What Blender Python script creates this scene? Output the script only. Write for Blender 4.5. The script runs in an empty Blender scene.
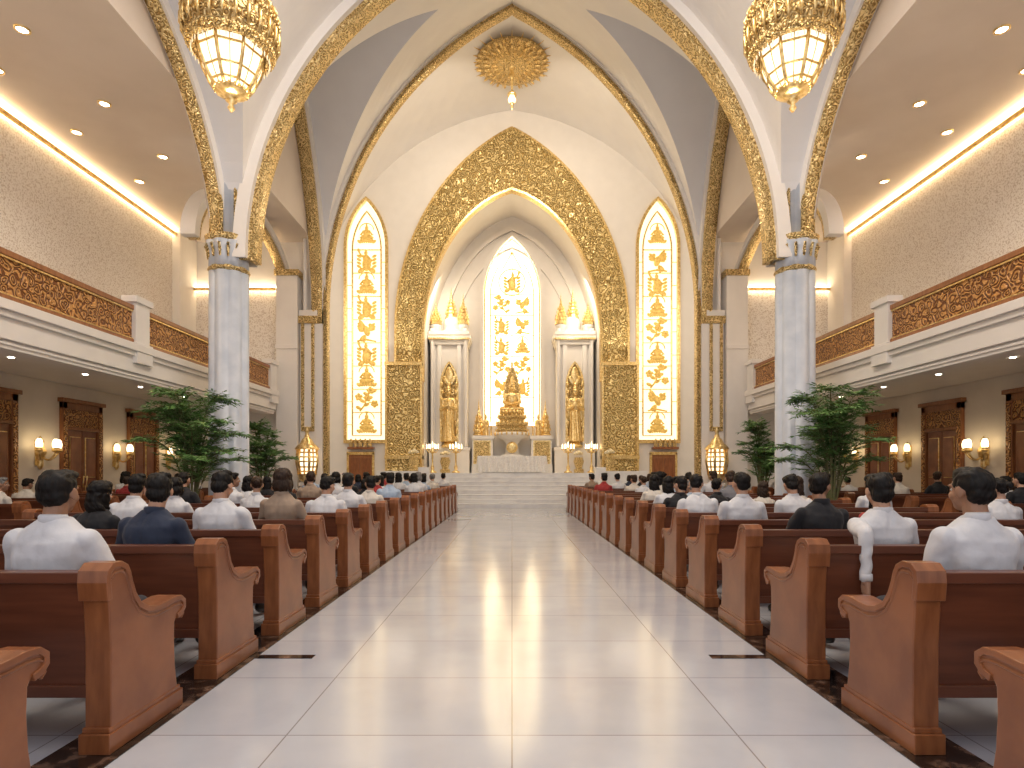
import bpy, bmesh, math, random
from math import sin, cos, pi, sqrt, acos, atan2, radians
from mathutils import Vector, Matrix, noise, Euler
random.seed(7)
SC = bpy.context.scene
COL = SC.collection

# ------------------------------------------------------------------ materials
def M(name, col, rough=.5, metal=0., col2=None, tex=None, scale=5., bump=0., bdist=.02,
      emit=None, es=0., coat=0., stretch=(1,1,1), lo=.35, hi=.65, detail=4., spec=.5, freq=16., sheen=0., sub=0.):
    m = bpy.data.materials.new(name); m.use_nodes = True
    nt = m.node_tree; N = nt.nodes; L = nt.links
    p = N['Principled BSDF']
    p.inputs['Base Color'].default_value = (*col, 1)
    p.inputs['Roughness'].default_value = rough
    p.inputs['Metallic'].default_value = metal
    p.inputs['Specular IOR Level'].default_value = spec
    if coat:
        p.inputs['Coat Weight'].default_value = coat; p.inputs['Coat Roughness'].default_value = .15
    if sheen: p.inputs['Sheen Weight'].default_value = sheen
    if sub:
        p.inputs['Subsurface Weight'].default_value = sub
        p.inputs['Subsurface Radius'].default_value = (.02,.008,.004)
    if emit:
        p.inputs['Emission Color'].default_value = (*emit, 1)
        p.inputs['Emission Strength'].default_value = es
    if tex:
        tc = N.new('ShaderNodeTexCoord'); mp = N.new('ShaderNodeMapping')
        mp.inputs['Scale'].default_value = stretch
        L.new(tc.outputs['Object'], mp.inputs['Vector'])
        if tex == 'noise':
            t = N.new('ShaderNodeTexNoise'); t.inputs['Scale'].default_value = scale
            t.inputs['Detail'].default_value = detail
            L.new(mp.outputs[0], t.inputs['Vector']); out = t.outputs['Fac']
        elif tex == 'filigree':
            n1 = N.new('ShaderNodeTexNoise'); n1.inputs['Scale'].default_value = scale*.8
            n1.inputs['Detail'].default_value = 1
            L.new(mp.outputs[0], n1.inputs['Vector'])
            sc = N.new('ShaderNodeVectorMath'); sc.operation = 'SCALE'; sc.inputs['Scale'].default_value = .9/scale
            L.new(n1.outputs['Color'], sc.inputs[0])
            ad = N.new('ShaderNodeVectorMath'); ad.operation = 'ADD'
            L.new(mp.outputs[0], ad.inputs[0]); L.new(sc.outputs[0], ad.inputs[1])
            v = N.new('ShaderNodeTexVoronoi'); v.inputs['Scale'].default_value = scale
            L.new(ad.outputs[0], v.inputs['Vector'])
            mu = N.new('ShaderNodeMath'); mu.operation = 'MULTIPLY'; mu.inputs[1].default_value = freq
            L.new(v.outputs['Distance'], mu.inputs[0])
            si = N.new('ShaderNodeMath'); si.operation = 'SINE'; L.new(mu.outputs[0], si.inputs[0])
            mr = N.new('ShaderNodeMapRange'); mr.inputs['From Min'].default_value = -1
            L.new(si.outputs[0], mr.inputs['Value']); out = mr.outputs[0]
        if col2:
            r = N.new('ShaderNodeValToRGB')
            r.color_ramp.elements[0].position = lo; r.color_ramp.elements[0].color = (*col, 1)
            r.color_ramp.elements[1].position = hi; r.color_ramp.elements[1].color = (*col2, 1)
            L.new(out, r.inputs['Fac']); L.new(r.outputs['Color'], p.inputs['Base Color'])
        if bump:
            b = N.new('ShaderNodeBump'); b.inputs['Strength'].default_value = bump
            b.inputs['Distance'].default_value = bdist
            L.new(out, b.inputs['Height']); L.new(b.outputs['Normal'], p.inputs['Normal'])
    return m

WHITE = M('white_plaster', (.83,.79,.745), .55, col2=(.86,.82,.775), tex='noise', scale=2)
VWHITE = M('vault_white', (.88,.85,.82), .6, col2=(.85,.82,.795), tex='noise', scale=1.2)
VSHADE = M('vault_bluegrey', (.74,.745,.785), .6, col2=(.77,.775,.81), tex='noise', scale=1.2)  # cool shade on the vault's side webs, painted in as a blue-grey
COLM = M('column_bluegrey', (.47,.52,.61), .35, col2=(.57,.61,.69), tex='noise', scale=3)
STIP = M('stippled_wall', (.88,.83,.765), .8, col2=(.62,.54,.46), tex='noise', scale=30, bump=.4, bdist=.02, lo=.50, hi=.62, detail=2)
BEIGE = M('beige_ceiling', (.68,.59,.51), .6, col2=(.72,.63,.55), tex='noise', scale=1)
CREAM = M('cream_wall', (.83,.74,.61), .6, col2=(.87,.78,.65), tex='noise', scale=2)
GOLD = M('gold_leaf', (.68,.45,.15), .28, .85, col2=(1.0,.79,.40), tex='noise', scale=14, bump=.35, bdist=.02)
GOLDM = M('gold_window_figure', (.66,.41,.09), .4, .3, col2=(.92,.64,.20), tex='noise', scale=12, bump=.3, emit=(.88,.56,.13), es=.18)  # faint emission stands in for light passing through the gold glass
GOLDC = M('gold_carved', (.40,.27,.09), .36, .75, col2=(.97,.77,.38), tex='filigree', scale=4.4, bump=.9, bdist=.06, lo=.12, hi=.5, freq=18)
GOLDF = M('gold_fine_carved', (.42,.27,.09), .34, .75, col2=(.98,.77,.39), tex='filigree', scale=9, bump=.9, bdist=.03, lo=.1, hi=.5, freq=16)
WOODC = M('carved_wood', (.19,.062,.014), .38, .1, col2=(.68,.34,.11), tex='filigree', scale=6.5, bump=.9, bdist=.03, lo=.2, hi=.65, freq=20)
WOOD = M('mahogany_light', (.31,.110,.040), .3, col2=(.205,.066,.023), tex='noise', scale=3, stretch=(6,1.2,1.2), bump=.04, coat=.15)
WOODD = M('mahogany_dark', (.095,.027,.012), .32, col2=(.145,.043,.019), tex='noise', scale=3, stretch=(.7,5,7), bump=.04, coat=.15)
DOORW = M('door_wood', (.27,.10,.034), .35, col2=(.38,.155,.055), tex='noise', scale=4, stretch=(5,5,.7), bump=.05)
DARKM = M('dark_marble', (.018,.012,.010), .12, col2=(.22,.13,.09), tex='noise', scale=9, lo=.5, hi=.72, detail=8)
WMARB = M('white_marble', (.82,.81,.80), .2, col2=(.68,.67,.68), tex='noise', scale=2.5, lo=.45, hi=.75, detail=8)
PANE = M('window_glow', (.9,.85,.7), .3, emit=(1,.87,.58), es=.82)
PANEC = M('window_glow_centre', (.9,.85,.7), .3, emit=(1,.86,.56), es=2.0)
COVE = M('cove_strip_glow', (1,.9,.7), .4, emit=(1,.80,.52), es=9.0)
BULB = M('bulb_glow', (1,.9,.7), .3, emit=(1,.78,.45), es=3.0)
LGLASS = M('lantern_glass', (1,.9,.75), .2, emit=(1,.86,.62), es=1.05)
DOWN = M('downlight_glow', (1,.95,.85), .3, emit=(1,.88,.7), es=8)
STONEP = M('planter_stone', (.50,.44,.38), .5, col2=(.62,.56,.5), tex='noise', scale=12)
SOIL = M('soil', (.05,.03,.02), .9, col2=(.09,.06,.04), tex='noise', scale=30)
STEM = M('stem', (.10,.13,.04), .6, col2=(.16,.13,.06), tex='noise', scale=20)
LEAF = M('leaf_green', (.055,.16,.04), .45, col2=(.19,.34,.10), tex='noise', scale=4, spec=.4)
CLOTH = M('altar_cloth', (.85,.83,.80), .8, col2=(.74,.71,.68), tex='filigree', scale=8, bump=.3, lo=.3, hi=.7)

def floor_mat():
    m = M('polished_tile', (.7,.7,.7), .14, spec=.5)
    nt = m.node_tree; N = nt.nodes; L = nt.links; p = N['Principled BSDF']
    p.inputs['IOR'].default_value=1.8
    tc = N.new('ShaderNodeTexCoord'); b = N.new('ShaderNodeTexBrick'); mp=N.new('ShaderNodeMapping')
    mp.inputs['Location'].default_value=(0,.37,0)
    b.offset = 0; b.squash = 1
    b.inputs['Scale'].default_value = 1; b.inputs['Mortar Size'].default_value = .0045
    b.inputs['Mortar Smooth'].default_value = .1
    b.inputs['Brick Width'].default_value = 1.2; b.inputs['Row Height'].default_value = .89
    b.inputs['Color1'].default_value = (.54,.555,.60,1); b.inputs['Color2'].default_value = (.505,.52,.565,1)
    b.inputs['Mortar'].default_value = (.30,.28,.28,1)
    L.new(tc.outputs['Object'], mp.inputs['Vector']); L.new(mp.outputs[0], b.inputs['Vector'])
    n = N.new('ShaderNodeTexNoise'); n.inputs['Scale'].default_value = 1.4; n.inputs['Detail'].default_value = 8
    L.new(tc.outputs['Object'], n.inputs['Vector'])
    r = N.new('ShaderNodeValToRGB'); r.color_ramp.elements[0].position = .42; r.color_ramp.elements[0].color = (1,1,1,1)
    r.color_ramp.elements[1].position = .75; r.color_ramp.elements[1].color = (.84,.84,.87,1)
    L.new(n.outputs['Fac'], r.inputs['Fac'])
    mx = N.new('ShaderNodeMix'); mx.data_type = 'RGBA'; mx.blend_type = 'MULTIPLY'; mx.inputs['Factor'].default_value = 1
    L.new(b.outputs['Color'], mx.inputs['A']); L.new(r.outputs['Color'], mx.inputs['B'])
    L.new(mx.outputs['Result'], p.inputs['Base Color'])
    n2 = N.new('ShaderNodeTexNoise'); n2.inputs['Scale'].default_value = 2.0; n2.inputs['Detail'].default_value = 2
    L.new(tc.outputs['Object'], n2.inputs['Vector'])
    bp = N.new('ShaderNodeBump'); bp.inputs['Strength'].default_value = .05; bp.inputs['Distance'].default_value = .02
    L.new(n2.outputs['Fac'], bp.inputs['Height']); L.new(bp.outputs['Normal'], p.inputs['Normal'])
    return m
FLOORM = floor_mat()

# ------------------------------------------------------------------ builder
def dep_mesh(ob):
    bpy.context.view_layer.update()
    dg = bpy.context.evaluated_depsgraph_get()
    return bpy.data.meshes.new_from_object(ob.evaluated_get(dg))

class B:
    def __init__(s): s.v=[]; s.f=[]; s.m=[]; s.s=[]
    def add(s, vs, fs, mi=0, sm=False):
        o=len(s.v); s.v += [tuple(v) for v in vs]
        for f in fs:
            s.f.append(tuple(i+o for i in f)); s.m.append(mi); s.s.append(sm)
    def box(s, x0,x1,y0,y1,z0,z1, mi=0):
        x0,x1=sorted((x0,x1)); y0,y1=sorted((y0,y1)); z0,z1=sorted((z0,z1))
        vs=[(x,y,z) for z in (z0,z1) for y in (y0,y1) for x in (x0,x1)]
        s.add(vs,[(0,2,3,1),(4,5,7,6),(0,1,5,4),(2,6,7,3),(0,4,6,2),(1,3,7,5)],mi)
    def lathe(s, prof, c=(0,0,0), n=24, mi=0, sm=True, caps=True, rot=0., fn=None):
        vs=[]; k=len(prof)
        for r,z in prof:
            for i in range(n):
                a=2*pi*i/n+rot; rr=r*(fn(a) if fn else 1)
                vs.append((c[0]+rr*cos(a), c[1]+rr*sin(a), c[2]+z))
        fs=[]
        for j in range(k-1):
            for i in range(n):
                a=j*n+i; b=j*n+(i+1)%n
                fs.append((a,b,b+n,a+n))
        if caps:
            fs.append(tuple(range(n))[::-1]); fs.append(tuple((k-1)*n+i for i in range(n)))
        s.add(vs,fs,mi,sm)
    def ell(s, c, r, mi=0, nu=16, nv=10, rot=None):
        vs=[];fs=[]
        for j in range(nv+1):
            t=pi*j/nv
            for i in range(nu):
                a=2*pi*i/nu
                v=Vector((r[0]*sin(t)*cos(a), r[1]*sin(t)*sin(a), r[2]*cos(t)))
                if rot is not None: v=rot@v
                vs.append((c[0]+v.x,c[1]+v.y,c[2]+v.z))
        for j in range(nv):
            for i in range(nu):
                a=j*nu+i;b=j*nu+(i+1)%nu
                fs.append((a,a+nu,b+nu,b))
        s.add(vs,fs,mi,True)
    def tube(s, pts, rad, n=8, mi=0, sq=(1,1), caps=True):
        pts=[Vector(p) for p in pts]; k=len(pts)
        if not isinstance(rad,(list,tuple)): rad=[rad]*k
        vs=[]; up=Vector((0,0,1))
        for i,p in enumerate(pts):
            t=(pts[min(i+1,k-1)]-pts[max(i-1,0)]).normalized()
            u=up if abs(t.dot(up))<.93 else Vector((0,1,0))
            a=t.cross(u).normalized(); b=a.cross(t).normalized()
            for j in range(n):
                q=2*pi*j/n
                vs.append(p+a*cos(q)*rad[i]*sq[0]+b*sin(q)*rad[i]*sq[1])
        fs=[]
        for i in range(k-1):
            for j in range(n):
                a=i*n+j;b=i*n+(j+1)%n
                fs.append((a,b,b+n,a+n))
        if caps: fs.append(tuple(range(n))[::-1]); fs.append(tuple((k-1)*n+i for i in range(n)))
        s.add(vs,fs,mi,True)
    def caps(s, p0,r0,p1,r1,mi=0,n=14,k=5):
        p0=Vector(p0);p1=Vector(p1);d=(p1-p0);L=d.length;d.normalize()
        pts=[];rs=[]
        for i in range(k+1):
            a=pi/2*(1-i/k)
            pts.append(p0-d*r0*sin(a)); rs.append(max(r0*cos(a),1e-4))
        for i in range(k+1):
            a=pi/2*(i/k)
            pts.append(p1+d*r1*sin(a)); rs.append(max(r1*cos(a),1e-4))
        u=Vector((0,0,1)) if abs(d.z)<.9 else Vector((0,1,0))
        a_=d.cross(u).normalized(); b_=a_.cross(d).normalized()
        vs=[];fs=[]
        for p,r in zip(pts,rs):
            for j in range(n):
                q=2*pi*j/n; vs.append(p+a_*cos(q)*r+b_*sin(q)*r)
        K=len(pts)
        for i in range(K-1):
            for j in range(n):
                a=i*n+j;b=i*n+(j+1)%n; fs.append((a,b,b+n,a+n))
        fs.append(tuple(range(n))[::-1]); fs.append(tuple((K-1)*n+i for i in range(n)))
        s.add(vs,fs,mi,True)
    def mesh(s, me, mi=0, fn=None, sm=False):
        vs=[fn(v.co) if fn else v.co for v in me.vertices]
        s.add(vs,[tuple(p.vertices) for p in me.polygons],mi,sm)
    def plate(s, loops, plane='XZ', off=0., t=.1, mi=0, bev=0.):
        cu=bpy.data.curves.new('t','CURVE'); cu.dimensions='2D'; cu.fill_mode='BOTH'; cu.extrude=t/2
        if bev: cu.bevel_depth=bev; cu.bevel_resolution=2; cu.offset=-bev
        for lp in loops:
            sp=cu.splines.new('POLY'); sp.points.add(len(lp)-1)
            for i,(a,b) in enumerate(lp): sp.points[i].co=(a,b,0,1)
            sp.use_cyclic_u=True
        ob=bpy.data.objects.new('t',cu); COL.objects.link(ob)
        me=dep_mesh(ob)
        if plane=='XZ': fn=lambda c:(c.x, off+c.z, c.y)
        elif plane=='YZ': fn=lambda c:(off+c.z, c.x, c.y)
        else: fn=lambda c:(c.x,c.y,off+c.z)
        s.mesh(me,mi,fn)
        bpy.data.objects.remove(ob); bpy.data.curves.remove(cu); bpy.data.meshes.remove(me)
    def band(s, pts, w0, w1, plane='XZ', off=0., t=.3, mi=0, sub=1, amp=0., closed=False, pscale=3.):
        k=len(pts); P=[Vector(p) for p in pts]; vs=[]
        cols=[]
        for i in range(k):
            a=P[(i-1)%k] if closed else P[max(i-1,0)]
            c=P[(i+1)%k] if closed else P[min(i+1,k-1)]
            d=(c-a).normalized(); nn=Vector((-d.y,d.x))
            ring=[]
            for j in range(sub+1):
                w=w0+(w1-w0)*j/sub; q=P[i]+nn*w
                h=0
                if amp:
                    e=1 if 0<j<sub else .6
                    h=amp*e*(.5+.5*sin(14*noise.noise(Vector((q.x*pscale,q.y*pscale,off)))))
                ring.append((q.x,q.y,-t/2-h))
            q0=P[i]+nn*w1; q1=P[i]+nn*w0
            ring.append((q0.x,q0.y,t/2)); ring.append((q1.x,q1.y,t/2))
            cols.append(ring)
        n=sub+3
        for r in cols:
            for (a,b,c) in r:
                if plane=='XZ': vs.append((a,off+c,b))
                else: vs.append((off+c,a,b))
        fs=[]
        for i in range(k if closed else k-1):
            i2=(i+1)%k
            for j in range(n):
                j2=(j+1)%n
                fs.append((i*n+j,i*n+j2,i2*n+j2,i2*n+j))
        if not closed:
            fs.append(tuple(range(n))); fs.append(tuple((k-1)*n+j for j in range(n)))
        s.add(vs,fs,mi,amp>0)
    def data(s, name, mats, fixn=True):
        me=bpy.data.meshes.new(name); me.from_pydata(s.v,[],s.f)
        for m in mats: me.materials.append(m)
        me.polygons.foreach_set('material_index', s.m)
        me.polygons.foreach_set('use_smooth', s.s)
        if fixn:
            bm=bmesh.new(); bm.from_mesh(me); bmesh.ops.recalc_face_normals(bm,faces=bm.faces); bm.to_mesh(me); bm.free()
        me.update(); return me
    def obj(s, name, mats, loc=(0,0,0), bevel=0., fixn=True):
        me=s.data(name,mats,fixn); ob=bpy.data.objects.new(name,me); COL.objects.link(ob); ob.location=loc
        if bevel:
            md=ob.modifiers.new('bevel','BEVEL'); md.width=bevel; md.segments=2; md.limit_method='ANGLE'; md.angle_limit=radians(50)
        return ob

def remesh(b,vox,smi=4):
    me=b.data('t',[],True); ob=bpy.data.objects.new('t',me); COL.objects.link(ob)
    m=ob.modifiers.new('r','REMESH'); m.mode='VOXEL'; m.voxel_size=vox
    if smi:
        q=ob.modifiers.new('s','SMOOTH'); q.factor=.5; q.iterations=smi
    r=dep_mesh(ob); bpy.data.objects.remove(ob); return r

def inst(name, me, loc, rot=0., scale=1., mats=None):
    ob=bpy.data.objects.new(name,me); COL.objects.link(ob); ob.location=loc; ob.rotation_euler=(0,0,rot)
    ob.scale=(scale,)*3
    if mats:
        for i,m in mats.items():
            ob.material_slots[i].link='OBJECT'; ob.material_slots[i].material=m
    return ob

# arch maths
def prm(W,H,c=None):
    if c is None: c=(H*H-W*W)/(2*W)
    c=max(c,.15*W) ; R=W+c; k=H/sqrt(R*R-c*c); return c,R,k
def archz(x,W,H,c=None):
    c,R,k=prm(W,H,c); x=abs(x)
    if x>=W: return 0.
    return k*sqrt(max(R*R-(x+c)**2,0))
def arch(W,zs,H,z0=None,n=28,cx=0.,c=None):
    c,R,k=prm(W,H,c); am=acos(c/R); pts=[]
    if z0 is not None: pts.append((cx-W,z0))
    for i in range(n+1):
        a=am*i/n; pts.append((cx-(R*cos(a)-c), zs+k*R*sin(a)))
    for i in range(n-1,-1,-1):
        a=am*i/n; pts.append((cx+(R*cos(a)-c), zs+k*R*sin(a)))
    if z0 is not None: pts.append((cx+W,z0))
    return pts

# ------------------------------------------------------------------ constants
XW=11.25; XB=8.0; YA=14.; YB=21.; YC=28.; YN=31.
A_=(6.3,6.3,7.93); B_=(6.7,7.0,10.75)
ZC=9.45; PZ=1.36

# ------------------------------------------------------------------ room shell
b=B(); b.box(-XW-.2,XW+.2,-3,YN+.4,-.15,0); b.obj('floor',[FLOORM])
b=B()
for s in (-1,1):
    b.box(s*1.93,s*2.28,-1,22.6,0,.006)
    b.box(s*2.0,s*1.50,4.50,4.58,0,.005)
b.obj('trim_1',[DARKM])

for s,nm in ((-1,'left'),(1,'right')):
    b=B()
    b.box(s*XW,s*(XW+.2),-3,YB+.3,0,3.9,0)
    b.box(s*XW,s*(XW+.2),-3,YB+.3,3.9,ZC,0)
    b.box(s*(XW-.04),s*XW,-3,19.9,4.0,9.2,1)
    b.box(s*(XW-.22),s*XW,19.9,YB,4.0,ZC,2)
    b.box(s*(XW-.30),s*XW,19.8,20.3,4.0,ZC,2)
    b.obj('wall_'+nm,[CREAM,STIP,WHITE])
    b=B()
    b.box(s*(XW-.03),s*XW,-3,YB,0,.22,0)
    b.obj('baseboard_'+nm,[DOORW],bevel=.01)
    b=B()
    b.box(s*(XW-.13),s*(XW-.05),-3,19.8,9.30,9.36,0)
    b.box(s*(XW-.20),s*(XW-.13),-3,19.8,9.20,9.30,1)
    b.obj('cove_light',[COVE,GOLD])
    b=B(); b.box(s*7.02,s*(XW+.2),-3,YB+.1,ZC,ZC+.12,0)
    b.obj('ceiling_'+nm,[BEIGE,WHITE])
    b=B()
    for xx,ys in ((8.9,(4.4,6.6,8.8,10.9,13.1,15.3,17.6,19.8)),(10.3,(5.6,7.8,12.0,14.2,16.6))):
        for y in ys:
            b.lathe([(.13,0),(.13,-.025),(.10,-.03),(.09,-.01)],(s*xx,y,ZC),20,1,caps=False)
            b.lathe([(.095,-.012),(.095,-.016)],(s*xx,y,ZC),20,0)
    for y in range(5,21,2):
        b.lathe([(.05,0),(.05,-.015)],(s*9.6,y+.5,3.6),14,0)
    b.obj('recessed_downlight',[DOWN,GOLD])

def zb1(y): return 6.3+archz(y-8.5,5.5,5.0)
def zb2(y): return 6.5+archz(y-17.5,3.5,8.4)
def zbf(y):
    if y<3: return 6.3
    return zb1(y) if y<=YA else zb2(y)
for s,nm in ((-1,'left'),(1,'right')):
    ys=[3+ i*(18/180) for i in range(181)]
    lp=[(y,min(zbf(y),ZC-.004)) for y in ys]+[(YB,18),(3,18)]
    b=B(); b.plate([lp],'YZ',s*6.96,.12,0); b.obj('wall_arcade_'+nm,[BEIGE])

def lerp(a,b_,t): return a+(b_-a)*t
def vault(name,y0,y1,ny,zaf,zbf_,W,xm):
    b=B(); rows=[]; n1,n2=14,26
    for j in range(ny+1):
        y=lerp(y0,y1,j/ny); z2=zbf_(y)
        lo,hi=0.,W
        if zaf(0,y)<=z2: xc=0.
        else:
            for _ in range(40):
                m=(lo+hi)/2
                if zaf(m,y)>z2: lo=m
                else: hi=m
            xc=lo
        row=[]
        for i in range(n1+1): row.append((lerp(-xm,-xc,i/n1),y,z2))
        for i in range(1,n2):
            t=-cos(pi*i/n2)*xc
            row.append((t,y,max(zaf(t,y),z2)))
        row.append((xc,y,z2))
        for i in range(1,n1+1): row.append((lerp(xc,xm,i/n1),y,z2))
        rows+=row
    nx=2*n1+n2
    b.add(rows,[],0)
    for j in range(ny):
        for i in range(nx):
            a=j*(nx+1)+i
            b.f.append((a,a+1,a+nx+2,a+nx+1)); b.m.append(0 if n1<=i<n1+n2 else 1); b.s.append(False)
    return b.obj(name,[VWHITE,VSHADE],fixn=False)
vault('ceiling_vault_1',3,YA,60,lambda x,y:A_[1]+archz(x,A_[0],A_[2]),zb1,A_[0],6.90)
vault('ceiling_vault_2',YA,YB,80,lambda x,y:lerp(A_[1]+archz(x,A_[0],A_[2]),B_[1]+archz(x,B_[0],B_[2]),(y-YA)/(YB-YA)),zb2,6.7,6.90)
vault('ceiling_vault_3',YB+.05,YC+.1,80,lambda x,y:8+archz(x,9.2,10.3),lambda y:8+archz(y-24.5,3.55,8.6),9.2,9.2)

def rib(name, W,zs,H,y,gw,gt,z0,mats=(GOLDF,VWHITE),rope=.035):
    b=B()
    p=arch(W,zs,H,z0,40)
    b.band(p,.12,-.18,'XZ',y,gt*1.7,1)
    b.band(p,-.10,-.10-gw,'XZ',y,gt,0,sub=6,amp=.03,pscale=6)
    for o in (-.10,-.10-gw):
        pts=[]
        for i in range(len(p)):
            a=Vector(p[max(i-1,0)]);c=Vector(p[min(i+1,len(p)-1)]);d=(c-a).normalized();n=Vector((-d.y,d.x))
            q=Vector(p[i])+n*o; pts.append((q.x,y-gt/2-.02,q.y))
        b.tube(pts,rope,8,0)
    return b.obj(name,list(mats))
rib('trim_arch_1',A_[0]-.05,A_[1],A_[2]-.05,YA,.22,.42,6.3)
rib('trim_arch_2',B_[0]-.0,B_[1],B_[2],YB-.1,.20,.35,.0,rope=.04)

def lrib(name,xs,yc,hw,zs,H,gw,t):
    b=B(); p=arch(hw,zs,H,None,26,cx=yc)
    b.band(p,.10,-.12,'YZ',xs,t*1.5,1)
    b.band(p,-.08,-.08-gw,'YZ',xs,t,0,sub=4,amp=.02,pscale=6)
    b.obj(name,[GOLDF,VWHITE])
k=3
for s in (-1,1):
    lrib('trim_arch_%d'%k,s*6.72,8.5,5.4,6.3,4.9,.12,.24); k+=1
    lrib('trim_arch_%d'%k,s*6.70,17.5,3.4,6.5,8.3,.22,.36); k+=1
    lrib('trim_arch_%d'%k,s*7.9,18.0,3.3,7.2,2.2,.2,.25); k+=1

b=B()
p=arch(B_[0]+.02,B_[1],B_[2]+.02,0,40)
b.plate([[(-XW-.2,0)]+p+[(XW+.2,0),(XW+.2,20),(-XW-.2,20)]],'XZ',YB+.12,.22,0)
for s in (-1,1):
    b.box(s*8.2,s*XW,YB-.05,YB+.02,4.1,7.75,1)
    b.box(s*8.2,s*XW,YB-.16,YB-.06,7.78,7.84,2)
    b.box(s*8.2,s*XW,YB-.22,YB-.16,7.70,7.80,3)
b.obj('wall_chancel_arch',[WHITE,STIP,COVE,GOLD])
for s,nm in ((-1,'left'),(1,'right')):
    b=B(); b.box(s*9.2,s*9.35,YB,YC+.2,0,19); b.obj('wall_apse_'+nm,[WHITE])

LW=.91
def lancet(cx,w,z0,zs,H,n=16): return arch(w,zs,H,z0,n,cx)
opn=arch(4.15,7.5,7.1,0,36,c=1.)
b=B()
outer=[(-9.3,0)]+opn+[(9.3,0),(9.3,19),(-9.3,19)]
b.plate([outer,lancet(-6.8,LW,2.9,11.9,2.2),lancet(6.8,LW,2.9,11.9,2.2)],'XZ',YC+.15,.3,0)
b.obj('wall_back',[WHITE])
b=B()
p=opn; vs=[]
for (x,z) in p: vs += [(x,YC+.28,z),(x,YN,z)]
b.add(vs,[(2*i,2*i+1,2*i+3,2*i+2) for i in range(len(p)-1)],0,True)
b.plate([[(-4.6,0),(4.6,0),(4.6,15),(-4.6,15)],lancet(0,1.5,3.8,10.6,3.0)],'XZ',YN+.1,.2,0)
b.band(arch(3.75,7.5,6.5,PZ,36,c=1.),0,-.18,'XZ',YN-.08,.16,0)
b.band(arch(3.2,7.2,5.8,PZ,36,c=1.),0,-.10,'XZ',YN-.05,.10,0)
b.obj('wall_niche',[WHITE])

b=B()
pi_=arch(4.18,7.5,7.05,5.6,90,c=1.); po=arch(5.35,8.0,9.3,5.6,90,c=3.5)
sub=22; vs=[]; n=sub+1
for (a,c) in zip(pi_,po):
    for j in range(n):
        t=j/sub; x=lerp(a[0],c[0],t); z=lerp(a[1],c[1],t)
        q=noise.noise(Vector((abs(x)*1.7,z*1.7,0)));h=.10*(.5+.5*sin(16*q))
        if j in(0,sub): h=.14
        vs.append((x,YC-.12-h,z))
b.add(vs,[(i*n+j,i*n+j+1,(i+1)*n+j+1,(i+1)*n+j) for i in range(len(pi_)-1) for j in range(sub)],0,True)
b.band(pi_,.0,-.10,'XZ',YC-.1,.4,1); b.band(po,.10,-.0,'XZ',YC-.05,.4,1)
for s in (-1,1):
    b.box(s*4.2,s*5.75,YC-.42,YC,PZ-1.3,6.4,0)
    for z in (2.0,6.3): b.box(s*4.12,s*5.85,YC-.5,YC,z,z+.16,1)
    b.box(s*4.12,s*4.22,YC-.48,YC,0,6.4,1); b.box(s*5.73,s*5.83,YC-.48,YC,0,6.4,1)
b.obj('trim_gold_arch_surround',[GOLDC,GOLD])

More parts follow.
